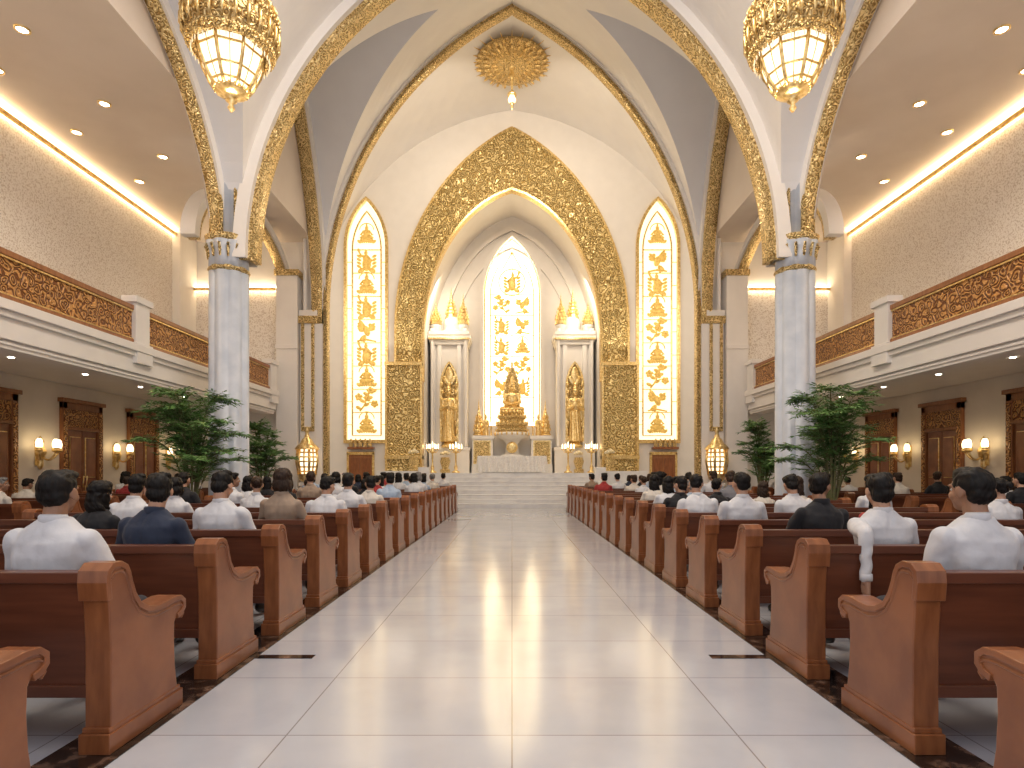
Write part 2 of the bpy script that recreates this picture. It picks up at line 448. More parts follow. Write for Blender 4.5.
# ---------------------------------------------------------- windows
def leafm(b,cx,cz,y,ang,L,w,mi):
    R=Matrix.Rotation(-ang,3,'Y')
    d=Vector((cos(ang),0,sin(ang)))
    b.ell((cx+d.x*L*.5,y,cz+d.z*L*.5),(L*.5,.025,w*.5),mi,10,6,R)
def motif(b,cx,cz,y,S,seed,mi=1):
    r=random.Random(seed); kind=r.randrange(4); f=r.choice((-1,1))
    def E(x,z,rx,rz,rot=0.):
        b.ell((cx+f*x*S,y-.01,cz+z*S),(rx*S,.04,rz*S),mi,12,7,Matrix.Rotation(-rot*f,3,'Y') if rot else None)
    def T(pts,rad): b.tube([(cx+f*x*S,y-.01,cz+z*S) for x,z in pts],[q*S for q in rad],6,mi)
    def Lf(x,z,a,L,w):
        a2=a if f>0 else pi-a
        leafm(b,cx+f*x*S,cz+z*S,y,a2,L*S,w*S*1.35,mi)
    if kind==0:
        E(0,-.12,.17,.26); E(.02,.10,.13,.15); E(.03,.30,.07,.085); E(.03,.40,.045,.05)
        T([(.05,.17),(.20,.20),(.30,.36)],[.06,.05,.03]); T([(-.05,.15),(-.20,.02),(-.12,-.08)],[.06,.05,.035])
        Lf(.27,.34,1.2,.16,.08); Lf(-.08,-.28,3.6,.28,.14); Lf(.08,-.28,-.5,.28,.14)
        for q in range(4): Lf(.20,-.25+.13*q,.5,.20,.08); Lf(-.20,-.25+.13*q,2.64,.20,.08)
    elif kind==1:
        E(0,0,.12,.21,.35); E(.13,.22,.07,.07); T([(.13,.22),(.26,.19)],[.035,.006])
        for i in range(5): Lf(-.03,.06,2.2+.28*i,.44-.04*i,.11)
        for i in range(3): Lf(.05,.05,.75-.32*i,.36-.04*i,.10)
        for i in range(3): Lf(-.05,-.15,3.9+.3*i,.30,.09)
        T([(-.36,-.38),(0,-.33),(.36,-.40)],[.03,.04,.03])
    elif kind==2:
        E(0,-.12,.29,.10); E(0,.06,.14,.18); E(0,.27,.075,.09); E(0,.38,.04,.06)
        T([(.10,.15),(.24,.0),(.06,-.05)],[.055,.05,.035]); T([(-.10,.15),(-.24,.0),(-.06,-.05)],[.055,.05,.035])
        for i in range(7): Lf((i-3)*.075,-.34,pi/2+(3-i)*.30,.20,.09)
        T([(.3*cos(a)*.95,.2+.26*sin(a)) for a in [pi*i/10 for i in range(11)]],[.02]*11)
    else:
        T([(-.26,-.40),(-.08,-.18),(.02,.08),(.14,.38)],[.035,.035,.028,.018])
        T([(-.06,-.14),(.16,-.06),(.30,-.12)],[.025,.022,.015]); T([(.0,.04),(-.18,.16),(-.30,.14)],[.025,.02,.015])
        for (x,z) in ((.30,-.12),(-.30,.14),(.14,.38),(.04,.10)):
            for q in range(5): Lf(x,z,q*2*pi/5+x*3,.15,.10)
        for q in range(6): Lf(-.2+.07*q,-.32+.13*q,(.3 if q%2 else 2.7),.24,.10)
wn=1
for s in (-1,1):
    b=B(); cx=s*6.8; y=YC+.1
    b.plate([lancet(cx,LW,2.9,11.9,2.2)],'XZ',y+.08,.03,0)
    b.band(lancet(cx,LW+.02,2.9,11.9,2.22),.10,-.04,'XZ',YC-.04,.14,1)
    b.box(cx-LW-.12,cx+LW+.12,YC-.14,YC+.05,2.74,2.9,1)
    b.band(lancet(cx,LW-.24,3.1,11.8,1.8),.035,-.03,'XZ',y,.06,1)
    nz=8
    for i in range(nz+1):
        z=3.1+i*(11.8-3.1)/nz
        b.box(cx-LW+.26,cx+LW-.26,y-.03,y+.03,z-.018,z+.018,1)
        if i<nz: motif(b,cx,z+.55,y-.03,1.24,i*7+10*s+3,2)
        if i<nz:
            for sg in(-1,1): b.box(cx+sg*(LW-.26),cx+sg*LW,y-.02,y+.02,z+.5,z+.53,1)
    motif(b,cx,12.5,y-.03,1.15,77,2)
    b.obj('window_%d'%wn,[PANE,GOLD,GOLDM]); wn+=1
b=B(); y=YN+.02
b.plate([lancet(0,1.5,3.8,10.6,3.0)],'XZ',y+.1,.03,0)
b.band(lancet(0,1.52,3.8,10.6,3.02),.16,-.05,'XZ',YN-.06,.18,2)
b.band(lancet(0,1.40,3.9,10.6,2.8),.05,-.03,'XZ',YN-.08,.1,1)
b.band(lancet(0,1.12,3.9,10.5,2.3),.03,-.03,'XZ',y,.06,1)
for i in range(7):
    z=4.2+i*1.06
    b.box(-1.12,1.12,y-.03,y+.03,z-.018,z+.018,1)
    if i<6 and i!=0:
        for sg in (-1,1): motif(b,sg*.54,z+.52,y-.02,1.05,i*5+sg,3)
        b.box(-.016,.016,y-.03,y+.03,z,z+1.06,1)
motif(b,0,11.2,y-.02,1.2,6,3)
b.tube([(0.68*cos(a),y-.02,11.2+.68*sin(a)) for a in [2*pi*i/32 for i in range(33)]],.03,6,1)
for sg in (-1,0,1): b.tube([(sg*.5,y-.02,11.85),(sg*.25,y-.02,12.3),(0,y-.02,12.75)],.025,6,1)
b.obj('window_3',[PANEC,GOLD,WHITE,GOLDM])

# ---------------------------------------------------------- balconies
for s in (-1,1):
    b=B()
    b.box(s*8.1,s*(XW-.01),-3,YB-.7,3.6,3.98,0)
    b.box(s*7.98,s*8.35,-3,YB-.7,3.50,4.0,0)
    b.box(s*7.86,s*8.3,-3,YB-.7,3.94,4.10,0)
    b.box(s*7.92,s*8.3,-3,YB-.7,3.84,3.95,0)
    b.box(s*8.05,s*8.5,-3,YB-.7,3.36,3.52,0)
    b.box(s*8.02,s*8.3,-3,YB-.7,3.42,3.47,0)
    b.box(s*8.2,s*(XW-.25),YB-.7,YB-.07,3.6,3.98,0)
    posts=[-2,2.3,7.6,12.9,16.3,20.0]
    for i,y in enumerate(posts):
        b.box(s*7.93,s*8.17,y-.24,y+.24,4.08,5.0,0)
        b.box(s*7.88,s*8.22,y-.30,y+.30,4.98,5.12,0)
        b.box(s*7.88,s*8.2,y-.28,y+.28,3.7,4.14,0)
        if i<len(posts)-1:
            y0=y+.24; y1=posts[i+1]-.24
            b.box(s*8.02,s*8.10,y0,y1,4.20,4.82,1)
            b.box(s*7.97,s*8.15,y0,y1,4.82,4.92,2)
            b.box(s*7.97,s*8.15,y0,y1,4.10,4.20,2)
            b.box(s*7.985,s*8.02,y0,y1,4.78,4.82,3)
            b.box(s*7.985,s*8.02,y0,y1,4.20,4.23,3)
    b.obj('balcony',[WHITE,WOODC,DOORW,GOLD],bevel=.012)

# ---------------------------------------------------------- columns
def column(s):
    b=B(); c=(s*6.6,YA,0)
    fn=lambda a: 1+.13*abs(cos(4*a))
    b.lathe([(.62,0),(.62,.55),(.56,.62),(.52,.7),(.50,.8)],c,8,0,sm=False,rot=pi/8)
    b.lathe([(.44,.75),(.46,.8),(.40,.88),(.395,6.0)],c,96,0,fn=fn)
    b.lathe([(.40,6.02),(.46,6.06),(.43,6.12)],c,48,1)
    b.lathe([(.40,6.1),(.39,6.35),(.41,6.5),(.45,6.68)],c,64,0,fn=fn)
    b.lathe([(.44,6.66),(.50,6.74),(.52,6.80),(.46,6.84)],c,48,1)
    b.lathe([(.34,6.84),(.33,12.5)],c,64,0,fn=fn)
    for k in range(4):
        a=k*pi/2+pi/4
        x=c[0]+.40*cos(a); y=c[1]+.40*sin(a)
        b.tube([(x,y,6.85),(x,y,12.4)],.045,8,1)
    b.tube([(c[0],c[1]-.42,6.85),(c[0],c[1]-.42,12.4)],.06,8,1)
    for k in range(16):
        a=2*pi*k/16
        leaf=[(c[0]+r*cos(a),c[1]+r*sin(a),z) for r,z in((.44,6.3),(.45,6.45),(.50,6.6),(.52,6.56))]
        b.tube(leaf,[.025,.035,.03,.012],6,1)
    b.obj('clustered_column',[COLM,GOLDF])
column(-1); column(1)
for s in (-1,1):
    b=B()
    b.box(s*7.32,s*8.05,YB-.55,YB,0,8.2,0)
    b.box(s*7.26,s*8.1,YB-.62,YB,8.1,8.3,1); b.box(s*7.26,s*8.1,YB-.62,YB,0,.4,0)
    b.box(s*7.3,s*8.07,YB-.6,YB,5.6,5.75,0)
    b.box(s*6.72,s*7.28,YB-.40,YB-.02,0,6.9,0)
    b.box(s*6.66,s*7.32,YB-.48,YB,6.5,6.75,1); b.box(s*6.68,s*7.3,YB-.45,YB,6.75,6.95,0)
    for x in (6.78,7.13): b.box(s*x,s*(x+.10),YB-.46,YB-.36,2.9,6.5,1)
    b.box(s*6.78,s*7.23,YB-.46,YB-.36,2.8,2.95,1)
    b.tube([(s*6.80,YB-.35,6.9),(s*6.78,YB-.35,13.5)],.11,10,1)
    b.tube([(s*7.12,YB-.35,6.9),(s*7.12,YB-.35,9.43)],.07,10,0)
    b.obj('chancel_pier',[WHITE,GOLDF],bevel=.012)

# ---------------------------------------------------------- doors
def door(name,s,y0,y1,h):
    b=B(); X=XW-.002; w=y1-y0
    b.box(s*(X-.10),s*X,y0,y0+.16,0,h,0); b.box(s*(X-.10),s*X,y1-.16,y1,0,h,0)
    b.box(s*(X-.10),s*X,y0,y1,h-.16,h,0); b.box(s*(X-.15),s*X,y0-.06,y1+.06,h,h+.10,0)
    b.box(s*(X-.08),s*X,y0+.16,y1-.16,h-.62,h-.16,1)
    b.box(s*(X-.11),s*X,y0+.1,y1-.1,h-.68,h-.60,0)
    for a in (y0+.02,y1-.14): b.box(s*(X-.12),s*(X-.09),a,a+.12,.3,h-.2,1)
    m=(y0+y1)/2
    for a,c in ((y0+.18,m-.01),(m+.01,y1-.18)):
        b.box(s*(X-.05),s*X,a,c,0.02,h-.68,2)
        for z0,z1 in ((.25,1.05),(1.25,h-.85)):
            b.box(s*(X-.075),s*(X-.05),a+.08,c-.08,z0,z1,3)
            b.box(s*(X-.09),s*(X-.07),a+.10,c-.10,z0+.02,z1-.02,2)
    b.tube([(s*(X-.12),m-.06,1.0),(s*(X-.14),m-.06,1.3)],.018,6,3)
    b.tube([(s*(X-.12),m+.06,1.0),(s*(X-.14),m+.06,1.3)],.018,6,3)
    b.obj(name,[DOORW,WOODC,WOOD,GOLD],bevel=.008)
k=1
for s in (-1,1):
    for y0 in (6.6,9.4,12.1,14.9,17.5): door('door_%d'%k,s,y0,y0+1.45,3.15); k+=1
for s in (-1,1):
    b=B(); cx=s*7.05
    b.box(cx-.56,cx+.56,YC-.06,YC-.002,0,2.2,0)
    for sg in(-1,1):
        b.box(cx+sg*.04,cx+sg*.46,YC-.09,YC-.05,.2,1.0,1); b.box(cx+sg*.04,cx+sg*.46,YC-.09,YC-.05,1.15,2.05,1)
        b.box(cx+sg*.54,cx+sg*.64,YC-.12,YC-.002,0,2.3,2)
    b.box(cx-.64,cx+.64,YC-.12,YC-.002,2.2,2.34,2)
    b.obj('door_%d'%k,[DOORW,WOOD,GOLD],bevel=.01); k+=1
    b=B()
    b.box(cx-.55,cx+.65,YC-.35,YC-.02,2.45,2.56,1)
    for i in range(5):
        x=cx-.40+i*.22; b.lathe([(.08,0),(.10,.1),(.05,.2),(.09,.3),(.03,.36),(.0,.42)],(x,YC-.25,2.56),10,0,caps=False)
    b.obj('carved_shelf',[GOLDF,WOOD],bevel=.01)

# ---------------------------------------------------------- sconces
def sconce_mesh():
    b=B()
    b.lathe([(.02,-.34),(.06,-.26),(.03,-.2),(.09,-.06),(.11,.05),(.05,.16),(.07,.24),(.0,.36)],(.04,0,0),16,0,caps=False)
    b.box(0,.03,-.10,.10,-.26,.26,0)
    for sg,dx in ((-1,.16),(0,.30),(1,.16)):
        pts=[]
        for i in range(11):
            t=i/10; pts.append((.06+dx*t, sg*.26*t, -.05-.12*sin(pi*t)+.06*t))
        b.tube(pts,.017,7,0)
        e=pts[-1]
        b.lathe([(.02,0),(.07,.03),(.075,.05),(.03,.06)],e,14,0)
        b.lathe([(.035,.06),(.06,.12),(.065,.18),(.05,.25),(.03,.28)],e,14,1)
        b.lathe([(.072,.055),(.068,.10)],e,14,0,caps=False)
    return b.data('wall_sconce',[GOLD,BULB])
sm=sconce_mesh()
for s in (-1,1):
    for y in (8.7,11.5,14.25,17.0,19.6):
        inst('wall_sconce',sm,(s*XW,y,1.85),0 if s<0 else pi,1.15)

# ---------------------------------------------------------- chandeliers
def chandelier(chain=1.6):
    b=B(); n=8
    b.lathe([(.02,-1.28),(.06,-1.22),(.03,-1.15),(.09,-1.10),(.05,-1.06),(.16,-1.02),(.25,-.97),(.27,-.93)],(0,0,0),24,0,caps=False)
    gl=[(.24,-.94),(.35,-.78),(.47,-.52),(.54,-.28)]
    b.lathe(gl,(0,0,0),n,1,sm=False)
    for k in range(n):
        a=2*pi*k/n
        b.tube([((r+.01)*cos(a),(r+.01)*sin(a),z) for r,z in gl],.030,6,0)
        am=a+pi/n; cf=cos(pi/n)
        b.tube([((r*cf+.01)*cos(am),(r*cf+.01)*sin(am),z) for r,z in gl],.008,5,0)
    for r,z in ((.30,-.85),(.40,-.67),(.51,-.38)):
        b.tube([((r+.012)*cos(2*pi*k/n),(r+.012)*sin(2*pi*k/n),z) for k in range(n+1)],.020,6,0)
    b.lathe([(.54,-.30),(.64,-.30),(.68,-.22),(.66,-.16),(.71,-.08),(.73,.12),(.72,.22),(.74,.26),(.70,.32),(.64,.50),(.66,.54),(.60,.60),(.42,.80),(.43,.84),(.30,.92),(.12,1.08),(.14,1.14),(.05,1.3)],(0,0,0),48,2,caps=False)
    for r,z,m,q in ((.68,-.24,52,.024),(.735,-.06,52,.022),(.75,.25,52,.026),(.66,.53,44,.024),(.43,.82,30,.02),(.27,-.93,20,.02),(.62,-.31,44,.02)):
        for k in range(m):
            a=2*pi*k/m; b.ell((r*cos(a),r*sin(a),z),(q,q,q*1.3),0,8,6)
    for k in range(24):
        a=2*pi*k/24
        b.tube([(r*cos(a),r*sin(a),z) for r,z in ((.70,-.18),(.745,-.05),(.75,.10),(.72,.20))],[.01,.035,.03,.008],6,0)
        b.tube([(r*cos(a),r*sin(a),z) for r,z in ((.72,.28),(.75,.36),(.71,.46),(.66,.52))],[.03,.03,.02,.01],6,0)
        b.tube([(r*cos(a),r*sin(a),z) for r,z in ((.58,.62),(.56,.72),(.46,.80))],[.03,.022,.01],6,0)
    for k in range(40):
        a=2*pi*k/40; b.ell((.60*cos(a),.60*sin(a),-.37),(.012,.012,.05),3,6,5)
    z=1.28
    while z<1.28+chain:
        b.tube([(.03*cos(t),0,z+.05+.05*sin(t)) for t in [i*pi/4 for i in range(9)]],.01,5,0); z+=.085
        b.tube([(0,.03*cos(t),z+.05+.05*sin(t)) for t in [i*pi/4 for i in range(9)]],.01,5,0); z+=.085
    return b.data('gold_chandelier',[GOLD,LGLASS,GOLDF,M('crystal',(.95,.85,.65),.08,.2,emit=(1,.8,.5),es=.3)],fixn=True)
cm=chandelier()
for s in (-1,1):
    ob=inst('gold_chandelier',cm,(s*4.68,10.,8.68))
def lantern():
    b=B(); n=6
    b.lathe([(.24,0),(.24,.9),(.28,.95),(.28,1.05)],(0,0,0),8,2,sm=False)
    b.lathe([(.10,1.05),(.26,1.15),(.30,1.3),(.33,1.34)],(0,0,0),24,0,caps=False)
    gl=[(.27,1.34),(.34,1.75),(.30,2.15)]
    b.lathe(gl,(0,0,0),n,1,sm=False)
    for k in range(n):
        a=2*pi*k/n; b.tube([((r+.012)*cos(a),(r+.012)*sin(a),z) for r,z in gl],.045,6,0)
        a+=pi/n; b.tube([((r*.87+.012)*cos(a),(r*.87+.012)*sin(a),z) for r,z in gl],.03,6,0)
    for r,z in ((.28,1.42),(.31,1.57),(.345,1.75),(.335,1.9),(.315,2.05)):
        b.tube([(r*cos(2*pi*k/n),r*sin(2*pi*k/n),z) for k in range(n+1)],.028,6,0)
    b.lathe([(.40,2.15),(.38,2.2),(.30,2.3),(.24,2.34),(.16,2.5),(.10,2.54),(.05,2.7),(.07,2.74),(0,2.95)],(0,0,0),24,0,caps=False)
    return b.data('standing_lantern',[GOLD,LGLASS,WHITE])
lam=lantern()
for s in (-1,1): inst('standing_lantern',lam,(s*6.85,YB-.95,0))

b=B()
b.lathe([(0,-.2),(.3,-.2),(.5,-.12),(.9,-.08),(1.3,-.04),(1.42,0),(1.42,.08),(0,.08)],(0,0,0),64,1,caps=False)
for m,r,q in ((28,1.38,.10),(24,1.05,.11),(18,.72,.10),(12,.42,.09)):
    for k in range(m):
        a=2*pi*k/m; R=Matrix.Rotation(a,3,'Z'); b.ell((r*cos(a),r*sin(a),-.08-.04*(1.4-r)),(q*1.3,q*.55,.05),0,8,6,R)
b.lathe([(.14,-.2),(.06,-.35),(.14,-.5),(.05,-.62),(.035,-1.15)],(0,0,0),16,0,caps=False)
b.lathe([(.05,-1.12),(.17,-1.22),(.20,-1.28),(.14,-1.34)],(0,0,0),16,0)
b.lathe([(.13,-1.34),(.16,-1.44),(.13,-1.56),(.07,-1.64)],(0,0,0),16,2)
b.lathe([(.09,-1.62),(.03,-1.70),(.06,-1.76),(.0,-1.92)],(0,0,0),16,0,caps=False)
for k in range(8):
    a=2*pi*k/8; b.tube([(r*cos(a),r*sin(a),z) for r,z in ((.14,-1.34),(.17,-1.44),(.14,-1.56),(.07,-1.65))],.014,5,0)
for k in range(24):
    a=2*pi*k/24
    b.tube([(1.4*cos(a),1.4*sin(a),.03),(1.75*cos(a),1.75*sin(a),.05)],[.03,.005],5,0)
ob=b.obj('ceiling_medallion',[GOLD,GOLDF,LGLASS],(0,24.3,17.95))

# ---------------------------------------------------------- sanctuary
b=B()
for i in range(8):
    y0=23.2+i*.27
    b.box(-3.5,3.5,y0,25.4,i*.17,(i+1)*.17,0)
    b.box(-3.5,3.5,y0-.03,y0+.05,(i+1)*.17-.035,(i+1)*.17+.001,0)
b.box(-5.7,5.7,25.3,YC-.55,0,PZ,0)
b.box(-4.1,4.1,YC-.55,YN-.01,0,PZ,0)
for s in (-1,1):
    b.box(s*3.5,s*3.8,23.2,25.4,0,.5,0); b.box(s*3.5,s*3.8,24.2,25.4,.5,1.0,0); b.box(s*3.45,s*3.9,24.9,25.4,0,1.6,0)
    b.box(s*3.8,s*5.7,25.2,25.4,0,1.44,0)
b.obj('sanctuary_steps',[WMARB],bevel=.01)

b=B()
b.box(-1.3,1.3,-.42,.42,0,.66,1)
hw,hd=1.5,.5
def rectp(t):
    per=2*(2*hw+2*hd); d=t*per
    if d<2*hw: return (-hw+d,-hd,0,-1)
    d-=2*hw
    if d<2*hd: return (hw,-hd+d,1,0)
    d-=2*hd
    if d<2*hw: return (hw-d,hd,0,1)
    d-=2*hw; return (-hw,hd-d,-1,0)
n=240; vs=[]
for j,(z,am) in enumerate(((.74,0),(.72,.004),(.5,.02),(.25,.035),(.03,.05))):
    for i in range(n):
        x,y,nx,ny=rectp(i/n); w=am*(1+sin(i*2*pi/n*34))
        vs.append((x+nx*w,y+ny*w,z))
fs=[(j*n+i,j*n+(i+1)%n,(j+1)*n+(i+1)%n,(j+1)*n+i) for j in range(4) for i in range(n)]
fs.append(tuple(range(n)))
b.add(vs,fs,0,True)
b.obj('altar_table',[CLOTH,WMARB],(0,26.5,PZ))

def stupa(b,c,h,r,mi,n=12,mi2=None):
    pr=[(1,0),(1,.05),(.86,.06),(.86,.12),(.95,.14),(.74,.17),(.74,.23),(.82,.25),(.6,.29),(.6,.34),(.68,.36),(.46,.40),(.46,.45),(.53,.47),(.34,.51),(.36,.56),(.24,.60),(.28,.64),(.16,.68),(.19,.72),(.10,.76),(.12,.80),(.05,.84),(.07,.88),(.02,.93),(.0,1.0)]
    b.lathe([(a*r,z*h) for a,z in pr],c,n,mi,sm=False,caps=False)
    for lv,rr,k in ((.14,.95,12),(.25,.82,10),(.36,.68,8),(.47,.53,8)):
        for i in range(k):
            a=2*pi*i/k
            b.lathe([(.07*r,0),(.09*r,.03*h),(.04*r,.06*h),(0,.11*h)],(c[0]+rr*r*cos(a),c[1]+rr*r*sin(a),c[2]+lv*h),6,mi,caps=False)

# gold statues (continuous remeshed figures)
def statue_seated():
    b=B()
    for s in(-1,1):
        b.caps((s*.12,-.03,.17),.15,(s*.44,-.20,.14),.12); b.caps((s*.44,-.23,.13),.10,(-s*.10,-.34,.12),.07)
        b.caps((s*.24,0,.78),.11,(s*.35,-.05,.46),.075); b.caps((s*.35,-.05,.46),.075,(s*.08,-.29,.36),.05)
        b.ell((s*.125,.0,1.04),(.02,.035,.075),0,10,6)
        b.ell((s*.045,-.11,1.10),(.035,.02,.015),0,8,6)
    b.ell((0,0,.20),(.30,.24,.20)); b.ell((0,.02,.56),(.23,.16,.34)); b.caps((-.16,.0,.80),.10,(.16,.0,.80),.10)
    b.caps((0,0,.84),.08,(0,0,1.0),.07); b.ell((0,-.01,1.08),(.12,.13,.15)); b.caps((0,-.13,1.09),.015,(0,-.145,1.05),.02,n=8,k=3)
    b.ell((0,-.30,.37),(.13,.08,.05))
    b.lathe([(.13,1.14),(.15,1.18),(.11,1.24),(.125,1.28),(.085,1.34),(.10,1.38),(.06,1.45),(.07,1.49),(.02,1.62),(.012,1.68)],(0,0,0),16)
    return remesh(b,.016,2)
def statue_standing():
    b=B()
    b.lathe([(.30,0),(.29,.1),(.25,.5),(.22,1.0),(.20,1.35)],(0,0,0),24)
    b.ell((0,0,1.55),(.23,.15,.38)); b.caps((-.18,0,1.80),.10,(.18,0,1.80),.10)
    for s in(-1,1):
        b.caps((s*.24,0,1.78),.10,(s*.31,-.04,1.42),.085); b.caps((s*.31,-.04,1.42),.10,(s*.07,-.24,1.52),.055)
        b.caps((s*.28,-.03,1.38),.08,(s*.27,0,.95),.05)
        b.caps((s*.04,-.26,1.52),.035,(s*.01,-.27,1.68),.025,n=10,k=3)
    b.caps((0,0,1.86),.07,(0,0,1.98),.065); b.ell((0,-.01,2.10),(.115,.125,.15)); b.caps((0,-.125,2.11),.013,(0,-.14,2.07),.018,n=8,k=3)
    b.lathe([(.125,2.16),(.15,2.22),(.11,2.27),(.12,2.32),(.07,2.42),(.08,2.46),(.015,2.62)],(0,0,0),16)
    me=remesh(b,.018,2)
    for v in me.vertices:
        a=atan2(v.co.y,v.co.x)
        if v.co.z<1.4: v.co+=v.normal*(.012*sin(a*11+v.co.z*2))
    return me
SEAT=statue_seated(); STAND=statue_standing()
def put(b,me,c,sc,mi): b.mesh(me,mi,lambda q:(c[0]+q.x*sc,c[1]+q.y*sc,c[2]+q.z*sc),True)

b=B()
b.box(-2.0,2.0,29.7,30.9,PZ,PZ+.25,0)
b.box(-.55,.55,29.6,30.6,PZ+.25,PZ+.9,0)
b.lathe([(.55,0),(.6,.08),(.35,.2),(.3,.7),(.45,.9),(.72,1.0),(.74,1.08),(.85,1.12),(.85,1.25)],(0,30.0,PZ+.75),32,0)
b.lathe([(.76,0),(.76,.08)],(0,30.0,PZ+2.0),32,1)
for k in range(20):
    a=2*pi*k/20; b.ell((.84*cos(a),30+.84*sin(a),PZ+1.93),(.05,.05,.09),1,8,6)
b.ell((0,29.55,PZ+1.25),(.28,.06,.28),1,20,10)
zt=PZ+2.08
b.lathe([(.84,0),(.84,.08),(.74,.10),(.74,.24),(.82,.27),(.82,.34),(.64,.40),(.64,.58),(.72,.62),(.72,.69),(.56,.76),(.56,.94)],(0,30,zt),16,2,sm=False)
for lv,rr,kk in ((.34,.78,24),(.69,.68,20)):
    for i in range(kk):
        a=2*pi*i/kk; b.lathe([(.05,0),(.06,.05),(.02,.12),(0,.18)],(rr*cos(a),30+rr*sin(a),zt+lv),6,1,caps=False)
for i in range(18):
    a=2*pi*i/18; b.ell((.54*cos(a),30+.54*sin(a),zt+.92),(.10,.10,.12),1,8,6)
put(b,SEAT,(0,30.0,zt+.92),1.12,1)
# tall pointed flame halo behind the figure
b.plate([arch(.40,zt+1.7,1.62,zt+.9,14)],'XZ',30.30,.08,2)
pp=arch(.40,zt+1.7,1.55,zt+1.1,8)
for i in range(len(pp)):
    ang=atan2(pp[i][1]-(zt+1.3),pp[i][0])
    leafm(b,pp[i][0]*.92,pp[i][1]-.05,30.28,ang*.4+pi*.3,.22 if i!=len(pp)//2 else .34,.12,1)
for s in (-1,1):
    b.box(s*.95,s*1.98,29.8,30.7,PZ+.25,PZ+1.75,0)
    b.box(s*.88,s*2.0,29.72,30.78,PZ+1.68,PZ+1.85,0); b.box(s*.88,s*2.0,29.74,30.78,PZ+.25,PZ+.4,0)
    b.box(s*1.12,s*1.86,29.76,29.8,PZ+.5,PZ+1.55,2)
    b.box(s*1.05,s*1.92,29.775,29.8,PZ+.44,PZ+1.61,1)
    stupa(b,(s*1.68,30.3,PZ+1.85),1.9,.28,1,10)
    put(b,STAND,(s*1.30,30.0,PZ+1.85),.42,1)
    put(b,SEAT,(s*1.72,29.95,PZ+1.85),.36,1)
    b.lathe([(.10,0),(.04,.05),(.03,.4),(.08,.45),(.03,.5)],(s*1.04,29.9,PZ+1.85),10,1)
    b.lathe([(.035,.5),(.03,.65),(0,.75)],(s*1.04,29.9,PZ+1.85),8,3,caps=False)
b.obj('high_altar_retable',[WHITE,GOLD,GOLDF,BULB],bevel=0)

for s in (-1,1):
    b=B(); cx=s*3.08; T=.45
    b.box(cx-.98,cx+.98,29.3,30.8,PZ,PZ+1.2,0)
    b.box(cx-1.02,cx+1.02,29.24,30.8,PZ+1.1,PZ+1.25,0)
    b.box(cx-.85,cx+.85,29.6,30.8,PZ+1.2,7.3+T,0)
    for sg in (-1,1):
        for o in (.80,.48):
            b.box(cx+sg*o-.10,cx+sg*o+.10,29.45,29.7,PZ+1.25,7.2+T,0)
        b.lathe([(.10,0),(.08,.1),(.08,5.6),(.12,5.8)],(cx+sg*.82,29.35,PZ+1.25),16,0)
    for i,(w,z) in enumerate(((.92,7.2),(.98,7.35),(1.04,7.5),(.98,7.66))):
        b.box(cx-w,cx+w,29.4-.06*i,30.8,z+T,z+.17+T,0)
    b.box(cx-1.0,cx+1.0,29.2,29.3,7.42+T,7.5+T,1)
    b.plate([arch(.36,5.6,1.1,2.9,12,cx)],'XZ',29.5,.12,2)
    b.band(arch(.38,5.6,1.15,2.9,12,cx),.08,-.02,'XZ',29.46,.16,1)
    put(b,STAND,(cx,29.22,PZ+1.52),1.12,1)
    leafm(b,cx,5.7,29.4,pi/2,.9,.4,1)
    for sg in(-1,1):
        leafm(b,cx,5.6,29.4,pi/2+sg*.5,.6,.25,1)
        for i in range(8): b.ell((cx+sg*(.33+.03*(i%2)),29.38,3.0+i*.38),(.08,.06,.16),1,8,6)
    b.lathe([(.34,0),(.38,.1),(.26,.18),(.24,.3)],(cx,29.25,PZ+1.22),14,1)
    zt=7.83+T
    b.lathe([(.5,0),(.5,.12),(.36,.2),(.42,.35),(.44,.5),(.34,.72),(.17,.88),(.08,.95)],(cx-s*.1,29.9,zt),20,0)
    stupa(b,(cx-s*.05,29.9,zt+.75),1.6,.30,1,10)
    for dx,h in ((.66,1.6),(-.68,1.2)):
        b.lathe([(.24,0),(.24,.3),(.3,.36),(.16,.42)],(cx-s*dx,29.7,zt),14,0)
        stupa(b,(cx-s*dx,29.7,zt+.4),h,.30,1,10)
    b.obj('side_shrine',[WHITE,GOLD,GOLDF])
def candela():
    b=B()
    b.lathe([(.2,0),(.2,.05),(.06,.12),(.09,.25),(.04,.4),(.04,.9),(.10,.98),(.04,1.05),(.04,1.2)],(0,0,0),16,0)
    for k in range(6):
        a=2*pi*k/6; r=.27
        b.tube([(0,0,1.0),(r*.6*cos(a),r*.6*sin(a),.95),(r*cos(a),r*sin(a),1.1)],.018,6,0)
        b.lathe([(.05,0),(.05,.04)],(r*cos(a),r*sin(a),1.1),10,0)
        b.lathe([(.022,.04),(.025,.2),(0,.28)],(r*cos(a),r*sin(a),1.1),8,1,caps=False)
    b.lathe([(.03,1.2),(.03,1.38),(0,1.5)],(0,0,0),8,1,caps=False)
    return b.data('candelabra',[GOLD,BULB])
cdm=candela()
for s in (-1,1):
    inst('candelabra',cdm,(s*2.65,28.3,PZ)); inst('candelabra',cdm,(s*3.75,28.3,PZ))
